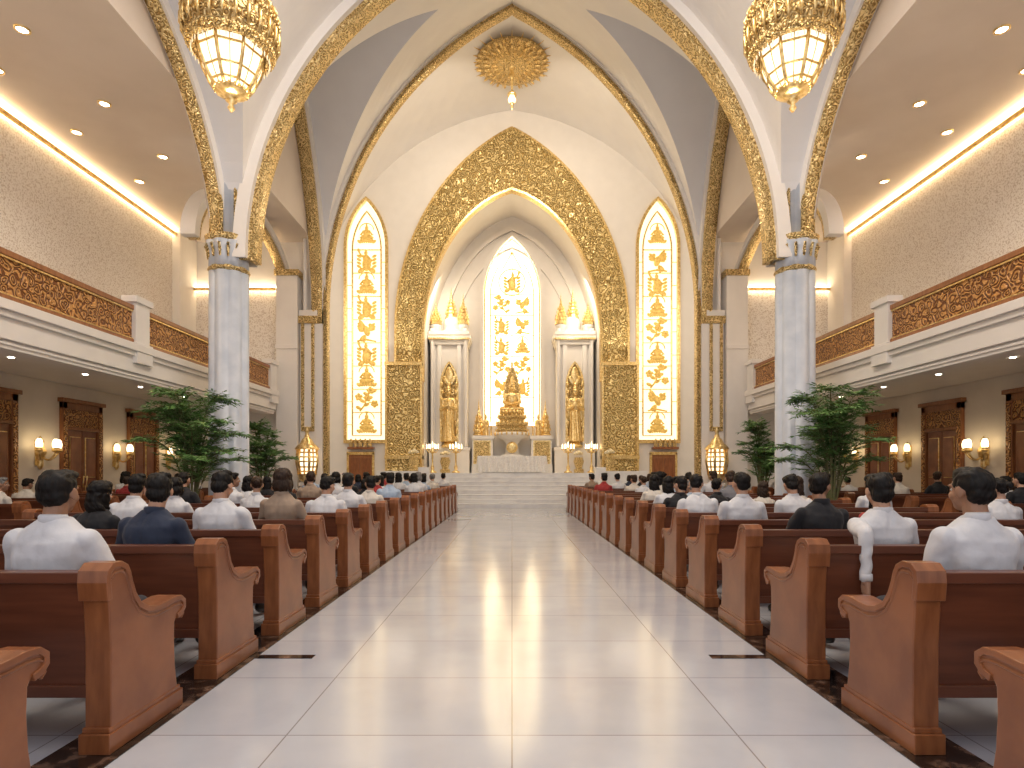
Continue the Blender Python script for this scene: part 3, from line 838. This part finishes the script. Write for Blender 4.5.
def urn():
    b=B()
    b.lathe([(.3,0),(.3,.2),(.18,.25),(.26,.5),(.32,.7),(.24,.85),(.28,.9),(.24,.92)],(0,0,0),20,0)
    for i in range(26):
        a=i*2.4; r=.05+.22*((i*7)%10)/10; z=1.0+.28*(1-r*2)
        b.ell((r*cos(a),r*sin(a),z),(.08,.08,.08),1,8,6)
    return b.data('flower_urn',[GOLDF,M('flowers',(.75,.6,.3),.7,col2=(.9,.85,.7),tex='noise',scale=9)])
um=urn()
for s in (-1,1):
    inst('flower_urn',um,(s*3.2,28.75,PZ),0,.8); inst('flower_urn',um,(s*4.4,26.9,PZ),0,.8)

# ---------------------------------------------------------- pews
def pew_data(L,name):
    b=B(); t=.115
    prof=[(-.02,.10),(-.02,.52),(-.035,.76),(-.045,.85),(-.04,.90),(-.01,.925),(.05,.925),(.09,.905),(.11,.87),(.125,.82),(.155,.75),(.205,.685),(.28,.645),(.36,.63),(.45,.635),(.54,.645),(.60,.64),(.635,.615),(.635,.58),(.61,.555),(.565,.54),(.545,.51),(.54,.40),(.55,.25),(.575,.10)]
    for sg in (-1,1):
        xo=sg*(L/2-t/2)
        b.plate([prof],'YZ',xo,t,0,bev=.008)
        top=prof[2:21]
        b.band([(p[0],p[1]) for p in top],.018,-.014,'YZ',xo,t+.035,0)
        xe=sg*(L/2)+sg*.004
        b.tube([(xe,p[0]+(.018 if i<3 else 0),p[1]-.035) for i,p in enumerate(prof[4:20])],.011,6,0)
        b.box(xo-t/2-.02,xo+t/2+.02,-.05,.61,0,.10,0)
        b.box(xo-t/2-.012,xo+t/2+.012,-.035,.595,.10,.125,0)
    x0,x1=-L/2+t,L/2-t
    vs=[]
    for x in (x0,x1):
        vs+= [(x,.0,.30),(x,.035,.30),(x,.015,.86),(x,-.03,.86)]
    b.add(vs,[(0,1,2,3),(4,7,6,5),(0,4,5,1),(1,5,6,2),(2,6,7,3),(3,7,4,0)],1)
    b.box(x0,x1,-.055,.035,.845,.90,1)
    b.box(x0,x1,-.02,.045,.27,.33,1)
    b.box(x0,x1,.02,.52,.415,.45,1); b.box(x0,x1,.49,.53,.39,.45,1)
    n=max(1,int(L/1.6))
    for i in range(1,n+1):
        x=x0+(x1-x0)*i/(n+1); b.box(x-.025,x+.025,.05,.47,0,.42,1); b.box(x-.025,x+.025,.0,.06,0,.86,1)
    me=b.data(name,[WOOD,WOODD]); return me
L1=3.9; L2=2.9
pm1=pew_data(L1,'church_pew'); pm2=pew_data(L2,'church_pew_short')
def bev(ob):
    md=ob.modifiers.new('bevel','BEVEL'); md.width=.006; md.segments=2; md.limit_method='ANGLE'; md.angle_limit=radians(55)
SP=1.075
rowy=lambda k:3.0+SP*k
for k in range(-2,18):
    for s in (-1,1):
        ob=inst('church_pew',pm1,(s*(2.0+L1/2),rowy(k),0.006))
        if k<5: bev(ob)
for k in range(2,16):
    for s in (-1,1):
        inst('church_pew',pm2,(s*(7.7+L2/2),rowy(k),0))

# ---------------------------------------------------------- people
def segd(p,a,c):
    d=c-a; t=max(0,min(1,(p-a).dot(d)/d.length_squared)); return (p-(a+d*t)).length, t

def person(name,female=False,hair='short',yaw=0.,pitch=0.,pose='lap',seed=0,lean=0.,roll=0.,bulk=1.):
    r=random.Random(seed); V=Vector
    w=(.90 if female else 1.0)*bulk
    lb=B(); out=B()
    secs=[(.45,.02,.165,.13),(.52,.01,.18,.14),(.60,-.01,.17,.125),(.70,-.025,.15 if not female else .135,.11),(.80,-.035,.165,.118),(.90,-.04,.183,.122),(.97,-.04,.182,.112),(1.015,-.035,.150,.094),(1.05,-.03,.11,.075),(1.085,-.025,.07,.062)]
    if female: secs[1]=(.52,.01,.19,.145)
    n=28; vs=[]
    for z,cy,rx,ry in secs:
        for i in range(n):
            a=2*pi*i/n; ca,sa=cos(a),sin(a)
            e=.85
            vs.append((rx*w*math.copysign(abs(ca)**e,ca)+roll*(z-.5), cy+lean*(z-.5)+ry*math.copysign(abs(sa)**e,sa), z))
    K=len(secs)
    fs=[(j*n+i,j*n+(i+1)%n,(j+1)*n+(i+1)%n,(j+1)*n+i) for j in range(K-1) for i in range(n)]
    fs+=[tuple(range(n))[::-1],tuple((K-1)*n+i for i in range(n))]
    lb.add(vs,fs,0,True)
    bones=[]
    def bone(a,ra,c,rc,lab):
        lb.caps(a,ra,c,rc); bones.append((V(a),ra,V(c),rc,lab))
    bones.append((V((0,0,.60)),.14,V((roll*.45,-.03,.98)),.13,'shirt'))
    bones.append((V((-.1,-.03,1.0)),.08,V((.1,-.03,1.0)),.08,'shirt'))
    hands=[]
    for sg in (-1,1):
        sh=V((sg*.175*w+roll*.47,-.035+lean*.48,.970+sg*roll*-.1)); ly=lean*.5
        if pose=='drape' and sg==-1:
            el=V((-.26,-.280,.945)); wr=V((-.29,-.335,.66)); hd=V((0,0.02,-1))
        elif pose=='drape':
            el=V((.25,.04,.76)); wr=V((.14,.24,.64)); hd=V((-.35,.9,-.25))
        else:
            o=r.uniform(-.02,.03)
            el=V((sg*(.245+o)*w+roll*.2,.02+ly*.5+o,.745)); wr=V((sg*.13,.235+o,.645)); hd=V((-sg*.38,.88,-.22))
        bone(sh,.064*w,sh*.5+el*.5,.054*w,'shirt'); bone(sh*.5+el*.5,.054*w,el,.046*w,'shirt')
        bone(el,.046*w,wr,.036*w,'shirt')
        hands.append((wr,hd.normalized(),sg))
        hip=V((sg*.092,.03,.535)); kn=V((sg*.125,.46,.525)); an=V((sg*.125,.44,.12))
        bone(hip,.092,kn,.066,'pants'); bone(kn,.066,(kn+an)/2+V((0,-.015,.03)),.056,'pants')
        bone((kn+an)/2+V((0,-.015,.03)),.056,an,.045,'pants')
        bone(an-V((0,.02,.045)),.042,an+V((sg*.02,.15,-.085)),.034,'shoe')
    me=remesh(lb,.0100,5)
    LAB={'shirt':0,'pants':1,'fore':2,'shoe':4}
    vs=[]
    for v in me.vertices:
        p=v.co.copy()
        q=p*8; d=noise.noise(q+V((seed,0,0)))*.009+noise.noise(V((p.x*26,p.y*26,p.z*11))+V((seed*2,0,0)))*.005
        if p.z>.55 and p.y<.15:
            d+=.005*sin(55*(p.z+.45*abs(p.x))+4*noise.noise(p*6+V((seed,0,0))))*max(.25,min(1,(.95-p.z)*4))
            d-=.006*math.exp(-((p.x-roll*.3)/.018)**2)*(1 if p.y<0 else 0)
        vs.append(p+v.normal*d)
    fm=[]
    for f in me.polygons:
        c=f.center; best=None
        lab='shirt' if (c.z>.575 and abs(c.x)<.24*w and c.y<.14+lean*.5) else None
        for (a,ra,cc,rc,l) in bones:
            d,t=segd(c,a,cc); d-=lerp(ra,rc,t)
            if best is None or d<best[0]: best=(d,l)
        L=best[1]
        if lab and L in('pants',): L='shirt'
        if L=='shirt' and c.z<.55: L='pants'
        fm.append(LAB[L])
    o=len(out.v); out.v+=[tuple(v) for v in vs]
    for f,mi in zip(me.polygons,fm):
        out.f.append(tuple(i+o for i in f.vertices)); out.m.append(mi); out.s.append(True)
    cy=-.025+lean*.58; cx0=roll*.58
    vs=[];n=28
    for (rr,z) in ((.066,1.055),(.073,1.062),(.070,1.100),(.062,1.110),(.058,1.10),(.060,1.06)):
        for i in range(n):
            a=2*pi*i/n; vs.append((cx0+rr*cos(a),cy+rr*.98*sin(a),z+(-.018*sin(a)-.018)*(1 if sin(a)>0 else .3)))
    out.add(vs,[(j*n+i,j*n+(i+1)%n,(j+1)*n+(i+1)%n,(j+1)*n+i) for j in range(5) for i in range(n)],0,True)
    hb=B()
    for wr,d,sg in hands:
        up=V((0,0,1))
        if abs(d.z)<.8:
            side=d.cross(up).normalized(); up=side.cross(d).normalized(); th=-1 if sg>0 else 1
        else:
            side=V((0,1,0)); up=V((-1,0,0)); th=1
        hb.caps(wr-d*.03,.027,wr+d*.02,.026)
        for q in (-.026,-.009,.009,.026):
            hb.caps(wr+d*.02+side*q*.7,.016,wr+d*.085+side*q,.0135,n=10,k=3)
        for i,(q,ln) in enumerate(((-.029,.066),(-.010,.078),(.010,.074),(.029,.058))):
            ln=ln*.92
            base=wr+d*.085+side*q*(1)
            c1=base+d*ln*.45-up*.008; c2=c1+d*ln*.30-up*.016; c3=c2+d*ln*.2-up*.018
            hb.caps(base,.0098,c1,.0090,n=9,k=3); hb.caps(c1,.0090,c2,.0082,n=9,k=3); hb.caps(c2,.0082,c3,.0072,n=9,k=3)
        t0=wr+d*.03+side*th*.026; t1=t0+d*.032+side*th*.026-up*.008; t2=t1+d*.03+side*th*.004-up*.006
        hb.caps(t0,.014,t1,.0108,n=9,k=3); hb.caps(t1,.0108,t2,.0088,n=9,k=3)
    hm=remesh(hb,.0042,2); out.mesh(hm,2,None,True)
    for wr,d,sg in hands:
        out.tube([wr-d*.035,wr-d*.01,wr+d*.008,wr+d*.008],[.036,.038,.037,.028],14,0)
    hd=B()
    hd.ell((0,-.008,.022),(.074,.094,.088),0,24,16)
    hd.ell((0,.028,-.035),(.060,.062,.070),0,20,12)
    hd.ell((0,.050,-.078),(.036,.036,.030),0,16,10)
    for sg in (-1,1):
        hd.ell((sg*.040,.052,-.028),(.026,.030,.026),0,12,8)
        hd.ell((sg*.030,.074,.022),(.026,.014,.010),0,12,8)
        hd.ell((sg*.078,-.008,-.008),(.010,.022,.032),0,12,8,Matrix.Rotation(sg*-.35,3,'Z'))
        hd.ell((sg*.010,.098,-.030),(.009,.010,.008),0,10,6)
    hd.caps((0,.080,.012),.009,(0,.102,-.024),.0125,n=10,k=3)
    hd.ell((0,.083,-.056),(.024,.010,.0065),0,12,6); hd.ell((0,.081,-.067),(.020,.010,.0065),0,12,6)
    hd.caps((0,-.015,-.05),.052 if not female else .046,(0,-.045,-.19),.056 if not female else .05)
    mm=remesh(hd,.0052,3)
    HC=V((roll*.66,.0+lean*.72,1.215))
    def tf(c):
        c=V(c)
        wgt=max(0,min(1,(c.z+.16)/.09))
        rr=Euler((pitch*wgt,roll*.8*wgt,yaw*wgt)).to_matrix()
        return HC+rr@c
    def soc(c):
        c=V(c)
        for sg in (-1,1):
            d=(c-V((sg*.030,.088,.002))).length
            if d<.022 and c.y>.05: c.y-=.007*(1-d/.022)
        return tf(c)
    o=len(out.v); out.v+=[tuple(soc(v.co)) for v in mm.vertices]
    for f in mm.polygons:
        c=f.center; mi=7 if (c.y>.080 and -.074<c.z<-.050 and abs(c.x)<.024) else 2
        out.f.append(tuple(i+o for i in f.vertices)); out.m.append(mi); out.s.append(True)
    eb=B()
    for sg in (-1,1):
        eb.ell((sg*.030,.0715,.002),(.0125,.0115,.009),5,12,8)
        eb.ell((sg*.030,.0800,.002),(.0055,.0040,.0055),6,10,6)
        eb.tube([(sg*.014,.088,.021),(sg*.030,.090,.027),(sg*.046,.080,.022)],[.003,.0045,.002],6,3)
    o=len(out.v); out.v+=[tuple(tf(v)) for v in eb.v]
    for f,mi in zip(eb.f,eb.m): out.f.append(tuple(i+o for i in f)); out.m.append(mi); out.s.append(True)
    hh=B()
    if hair=='short':
        hh.ell((0,-.018,.038),(.082,.097,.080),0,24,16); hh.ell((0,-.050,-.012),(.070,.058,.064),0,20,12)
        hh.ell((.01,.035,.086),(.062,.055,.034),0,16,10)
    elif hair=='full':
        hh.ell((0,-.018,.040),(.086,.101,.086),0,24,16); hh.ell((0,-.052,-.022),(.074,.060,.070),0,20,12)
        hh.ell((-.015,.038,.092),(.064,.055,.038),0,16,10); hh.ell((.03,-.02,.10),(.05,.06,.032),0,14,10)
    elif hair=='long':
        hh.ell((0,-.018,.036),(.088,.102,.088),0,24,16)
        hh.ell((0,-.050,-.05),(.088,.062,.11),0,20,14); hh.ell((0,-.062,-.13),(.092,.050,.11),0,20,12)
        for sg in(-1,1): hh.ell((sg*.072,.0,-.06),(.022,.045,.10),0,12,8)
        hh.ell((0,.035,.09),(.062,.055,.036),0,16,10)
    elif hair=='bob':
        hh.ell((0,-.018,.036),(.090,.104,.090),0,24,16)
        hh.ell((0,-.040,-.045),(.095,.075,.085),0,20,14)
        for sg in(-1,1): hh.ell((sg*.076,.005,-.045),(.022,.045,.075),0,12,8)
        hh.ell((0,.035,.09),(.062,.055,.036),0,16,10)
    else:
        hh.ell((0,-.018,.038),(.084,.100,.084),0,24,16); hh.ell((0,-.05,-.005),(.068,.058,.055),0,20,12)
        hh.ell((0,-.125,.03),(.040,.036,.040),0,16,10); hh.ell((.01,.035,.09),(.06,.055,.034),0,16,10)
    hm2=remesh(hh,.0060,3)
    o=len(out.v)
    for v in hm2.vertices:
        p=v.co; d=.006*noise.noise(V((p.x*75,p.y*34,p.z*24))+V((seed,0,0)))+.005*noise.noise(p*28+V((seed,0,0)))
        out.v.append(tuple(tf(p+v.normal*d)))
    for f in hm2.polygons: out.f.append(tuple(i+o for i in f.vertices)); out.m.append(3); out.s.append(True)
    for q in (me,hm,mm,hm2): bpy.data.meshes.remove(q)
    return out

def cloth(n,c,c2=None):
    return M(n,c,.85,col2=c2 or tuple(min(1,x*.84) for x in c),tex='noise',scale=9,bump=.45,bdist=.02,sheen=.1,lo=.3,hi=.75)
SH_W=cloth('shirt_white',(.66,.66,.68)); SH_W2=cloth('shirt_offwhite',(.64,.59,.52))
SH_N=cloth('jacket_navy',(.022,.032,.062)); SH_B=cloth('jacket_black',(.010,.010,.013)); SH_BE=cloth('jacket_beige',(.34,.25,.18))
SH_LB=cloth('shirt_lightblue',(.38,.47,.60)); SH_R=cloth('shirt_red',(.34,.03,.03)); SH_G=cloth('jacket_grey',(.18,.18,.20))
PANT=cloth('trousers_dark',(.03,.03,.04)); PANT2=cloth('trousers_grey',(.12,.12,.14))
SKIN=M('skin',(.46,.25,.16),.5,col2=(.52,.30,.20),tex='noise',scale=14,sub=.08); SKIN2=M('skin_tan',(.30,.155,.09),.5,col2=(.36,.19,.115),tex='noise',scale=14,sub=.08)
HAIR=M('hair_black',(.003,.0025,.002),.55,col2=(.010,.007,.006),tex='noise',scale=40,stretch=(3,1,.6),bump=.5,bdist=.006,spec=.25)
HAIRB=M('hair_brown',(.018,.009,.005),.55,col2=(.045,.025,.015),tex='noise',scale=40,stretch=(3,1,.6),bump=.5,bdist=.006,spec=.25)
HAIRG=M('hair_grey',(.10,.095,.09),.6,col2=(.26,.25,.24),tex='noise',scale=40,stretch=(3,1,.6),bump=.5,bdist=.006,spec=.25)
SHOE=M('shoe_leather',(.02,.015,.012),.3); EYEW=M('eye_white',(.8,.78,.75),.2); IRIS=M('iris_dark',(.03,.015,.01),.15); LIP=M('lips',(.42,.17,.13),.5)
PM=[SH_W,PANT,SKIN,HAIR,SHOE,EYEW,IRIS,LIP]
P={}
def mk(k,*a,**kw): P[k]=person(*a,**kw).data(a[0],PM,False)
mk('m1','seated_man',seed=1,yaw=.12)
mk('m2','seated_man',yaw=.5,pitch=-.12,seed=2,lean=.06,hair='full',roll=.05)
mk('m3','seated_man',yaw=-.4,pitch=-.22,seed=3,lean=.16,bulk=1.06)
mk('m4','seated_man',yaw=-.1,pitch=-.38,seed=14,lean=.10,hair='full',roll=-.07)
mk('m5','seated_man',yaw=-.75,pitch=.03,seed=15,lean=.02,bulk=.95,roll=.04)
mk('m6','seated_man',yaw=.25,pitch=-.05,seed=16,lean=.20,bulk=.97,roll=.08,hair='full')
mk('md','seated_man',yaw=-.2,pitch=-.1,seed=4,pose='drape',hair='full')
mk('w1','seated_woman',True,'bob',yaw=.1,pitch=-.1,seed=5)
mk('w2','seated_woman',True,'long',yaw=-.35,pitch=-.15,seed=6,lean=.05,roll=.06)
mk('w3','seated_woman',True,'bun',yaw=.4,pitch=-.1,seed=8,lean=.08)
mk('w4','seated_woman',True,'long',yaw=.6,pitch=-.05,seed=9,roll=-.05)
occ=[]
def sit(kind,x,k,shirt=None,scale=1.03,rot=0.,hair=None,skin=None,pants=None,dy=.27):
    mats={}
    if shirt: mats[0]=shirt
    if hair: mats[3]=hair
    if skin: mats[2]=skin
    if pants: mats[1]=pants
    nm='seated_woman' if kind[0]=='w' else 'seated_man'
    occ.append((k,x))
    return inst(nm,P[kind],(x,rowy(k)+dy,0),rot,scale,mats)
sit('m1',-2.47,0,SH_W,1.06,skin=SKIN2); sit('m2',-2.62,1,SH_N,1.04,-.05); sit('m4',-2.60,2,SH_W,1.05,hair=HAIR)
sit('w1',-2.48,3,SH_BE,1.08,hair=HAIRB); sit('m3',-2.36,4,SH_W,1.01); sit('m1',-2.36,5,SH_W,1.04); sit('m2',-2.34,6,SH_W2,1.0)
sit('w2',-3.78,2,SH_B,.99); sit('m6',-4.2,3,SH_W,1.03); sit('w1',-4.25,4,SH_W,1.0); sit('w3',-3.7,5,SH_W,1.0,hair=HAIRB)
sit('m1',2.50,0,SH_W,1.07,.08,skin=SKIN2); sit('md',2.66,1,SH_W,1.04); sit('m5',2.76,2,SH_B,1.05,skin=SKIN2); sit('m1',2.48,3,SH_W,1.05); sit('m3',2.36,4,SH_W,1.03)
sit('m2',2.40,5,SH_B,1.0); sit('m4',3.60,4,SH_W,1.02); sit('w2',2.5,6,SH_W,1.0); sit('w3',5.3,3,SH_W,1.0); sit('m1',5.2,5,SH_W,1.02,skin=SKIN2)
kinds=['m1','m5','m2','m3','m4','m6','w1','w2','w3','w4']; shirts=[SH_W]*7+[SH_W2]*3+[SH_LB,SH_LB,SH_N,SH_N,SH_B,SH_B,SH_BE,SH_BE,SH_R,SH_G]
rr=random.Random(21)
for s in (-1,1):
    for k in range(3,18):
        x=2.42+rr.uniform(0,.3)
        while x<5.6:
            if all(not(kk==k and abs(xx-s*x)<.62) for kk,xx in occ) and rr.random()<(.35 if k<6 else .45):
                sit(rr.choice(kinds),s*x,k,rr.choice(shirts),rr.uniform(.93,1.07),rr.uniform(-.25,.25),rr.choice([HAIR]*5+[HAIRB,HAIRB,HAIRG]),rr.choice([SKIN,SKIN,SKIN2]),rr.choice([PANT,PANT2]))
            x+=rr.uniform(.62,.95)
    for k in range(4,16):
        x=8.05+rr.uniform(0,.3)
        while x<10.3:
            if rr.random()<.42:
                sit(rr.choice(kinds),s*x,k,rr.choice(shirts),rr.uniform(.93,1.07),rr.uniform(-.25,.25),rr.choice([HAIR,HAIR,HAIR,HAIRB,HAIRG]),rr.choice([SKIN,SKIN2]),rr.choice([PANT,PANT2]))
            x+=rr.uniform(.62,.9)

# ---------------------------------------------------------- plants
def palm(seed,H,Rr,ns):
    r=random.Random(seed); b=B()
    b.lathe([(.26,0),(.30,.04),(.33,.25),(.38,.52),(.42,.56),(.42,.62),(.36,.62),(.35,.55)],(0,0,0),28,0,caps=False)
    b.lathe([(0,.56),(.36,.56)],(0,0,0),24,1,caps=False)
    b.lathe([(.26,0),(0,0)],(0,0,0),24,0,caps=False)
    def leaf(p,d,L,w):
        d=d.normalized(); u=Vector((0,0,1)); s_=d.cross(u)
        if s_.length<.1: s_=Vector((1,0,0))
        s_.normalize(); nrm=s_.cross(d)
        tw=r.uniform(-.6,.6); s_=(s_*cos(tw)+nrm*sin(tw))
        m=p+d*L*.45; e=p+d*L-Vector((0,0,L*.22))
        b.add([p,m+s_*w-Vector((0,0,w*.4)),e,m-s_*w-Vector((0,0,w*.4)),m],[(0,1,4),(1,2,4),(2,3,4),(3,0,4)],3,True)
    for i in range(ns):
        a=2*pi*i/ns+r.uniform(-.4,.4); out=r.uniform(.15,1)*Rr; h=H*(1-.30*(out/Rr)**2)*r.uniform(.70,1.0)
        pts=[]
        for j in range(13):
            t=j/12
            rad=.08+out*t**1.7; z=.56+(h-.56)*sin(min(1,t*1.05)*pi/2*1.08)
            pts.append(Vector((rad*cos(a),rad*sin(a),z)))
        b.tube(pts,[.022*(1-.75*j/12) for j in range(13)],6,2)
        for j in range(4,13):
            p=pts[j]; t=(pts[min(j+1,12)]-pts[j-1]).normalized()
            for q in range(4):
                az=r.uniform(0,2*pi)
                d=(Vector((cos(az),sin(az),r.uniform(-.05,.45)))+t*.5).normalized(); L=r.uniform(.20,.40)*Rr
                tw=[p+d*L*u/5-Vector((0,0,.12*L*(u/5)**2)) for u in range(6)]
                b.tube(tw,[.005]*5+[.002],4,2)
                for u in range(1,6):
                    td=(tw[u]-tw[u-1]).normalized(); sd=td.cross(Vector((0,0,1))).normalized()
                    for sg in (-1,1):
                        leaf(tw[u],td*.7+sd*sg*.8+Vector((0,0,r.uniform(-.25,.2))),r.uniform(.09,.16),r.uniform(.014,.022))
                leaf(tw[5],d,.15,.02)
    return b.data('potted_palm',[STONEP,SOIL,STEM,LEAF],False)
pa=palm(3,3.35,.98,20); pb=palm(9,2.85,.75,13)
for s in (-1,1):
    inst('potted_palm',pa,(s*6.62,12.4,0),0 if s<0 else 1.3); inst('potted_palm',pb,(s*7.1,17.0,0),.5*s)

# ---------------------------------------------------------- lights
def area(name,loc,rot,sx,sy,e,col=(1,1,1)):
    l=bpy.data.lights.new(name,'AREA'); l.shape='RECTANGLE'; l.size=sx; l.size_y=sy; l.energy=e; l.color=col
    o=bpy.data.objects.new(name,l); COL.objects.link(o); o.location=loc; o.rotation_euler=rot; return o
def point(name,loc,e,col,r=.15):
    l=bpy.data.lights.new(name,'POINT'); l.energy=e; l.color=col; l.shadow_soft_size=r
    o=bpy.data.objects.new(name,l); COL.objects.link(o); o.location=loc; return o
def spot(name,loc,rot,e,col,ang=1.9,r=.1):
    l=bpy.data.lights.new(name,'SPOT'); l.energy=e; l.color=col; l.shadow_soft_size=r; l.spot_size=ang; l.spot_blend=.8
    o=bpy.data.objects.new(name,l); COL.objects.link(o); o.location=loc; o.rotation_euler=rot; return o
area('ceiling_lamp_panel',(0,7.5,12.9),(0,0,0),5,7,600,(1,.88,.75))  # added fill above the view, no real fixture; lights the nave
area('chancel_flood',(0,21.6,16.2),(radians(38),0,0),5,.8,340,(1,.86,.68))  # added fill hidden behind the arch to brighten the apse
for s in (-1,1):
    point('chandelier_bulb',(s*4.68,10,7.1),55,(1,.8,.55),.25)
    area('chancel_side_flood',(s*8.3,21.7,9),(radians(80),0,radians(s*15)),.8,4,52,(1,.88,.73))  # added side fill for the apse, out of sight behind the arch
    area('niche_flood',(s*3.2,28.6,9.5),(radians(60),0,radians(-s*20)),.6,3,38,(1,.86,.64))  # added fill tucked behind the gold arch to warm the niche
    area('capital_uplight',(s*5.7,14.9,7.0),(radians(180),radians(-s*22),0),.5,.8,20,(1,.91,.80))  # added upward fill near the column capital, brightens the nave vault
    area('capital_uplight',(s*5.0,27.2,6.75),(radians(205),0,0),1.2,.4,20,(1,.90,.76))  # same added upward fill, for the apse vault and gold arch
    for y in (4.4,8.8,13.1,17.6): spot('downlight_lamp',(s*8.9,y,9.38),(0,0,0),72,(1,.83,.64))
    for y in (6.5,10.5,14.5,18.5): spot('soffit_lamp',(s*9.6,y,3.55),(0,0,0),30,(1,.80,.56),2.4)

wd=bpy.data.worlds.new('World'); SC.world=wd; wd.use_nodes=True
bg=wd.node_tree.nodes['Background']; bg.inputs['Color'].default_value=(.97,.95,1,1); bg.inputs['Strength'].default_value=.66

cam=bpy.data.cameras.new('cam'); co=bpy.data.objects.new('camera',cam); COL.objects.link(co)
co.location=(0,0,1.4); co.rotation_euler=(radians(90),0,0); cam.lens=21.09; cam.sensor_width=36; cam.shift_y=88/1024
cam.clip_end=200
SC.camera=co
SC.view_settings.view_transform='Standard'
SC.view_settings.exposure=.54
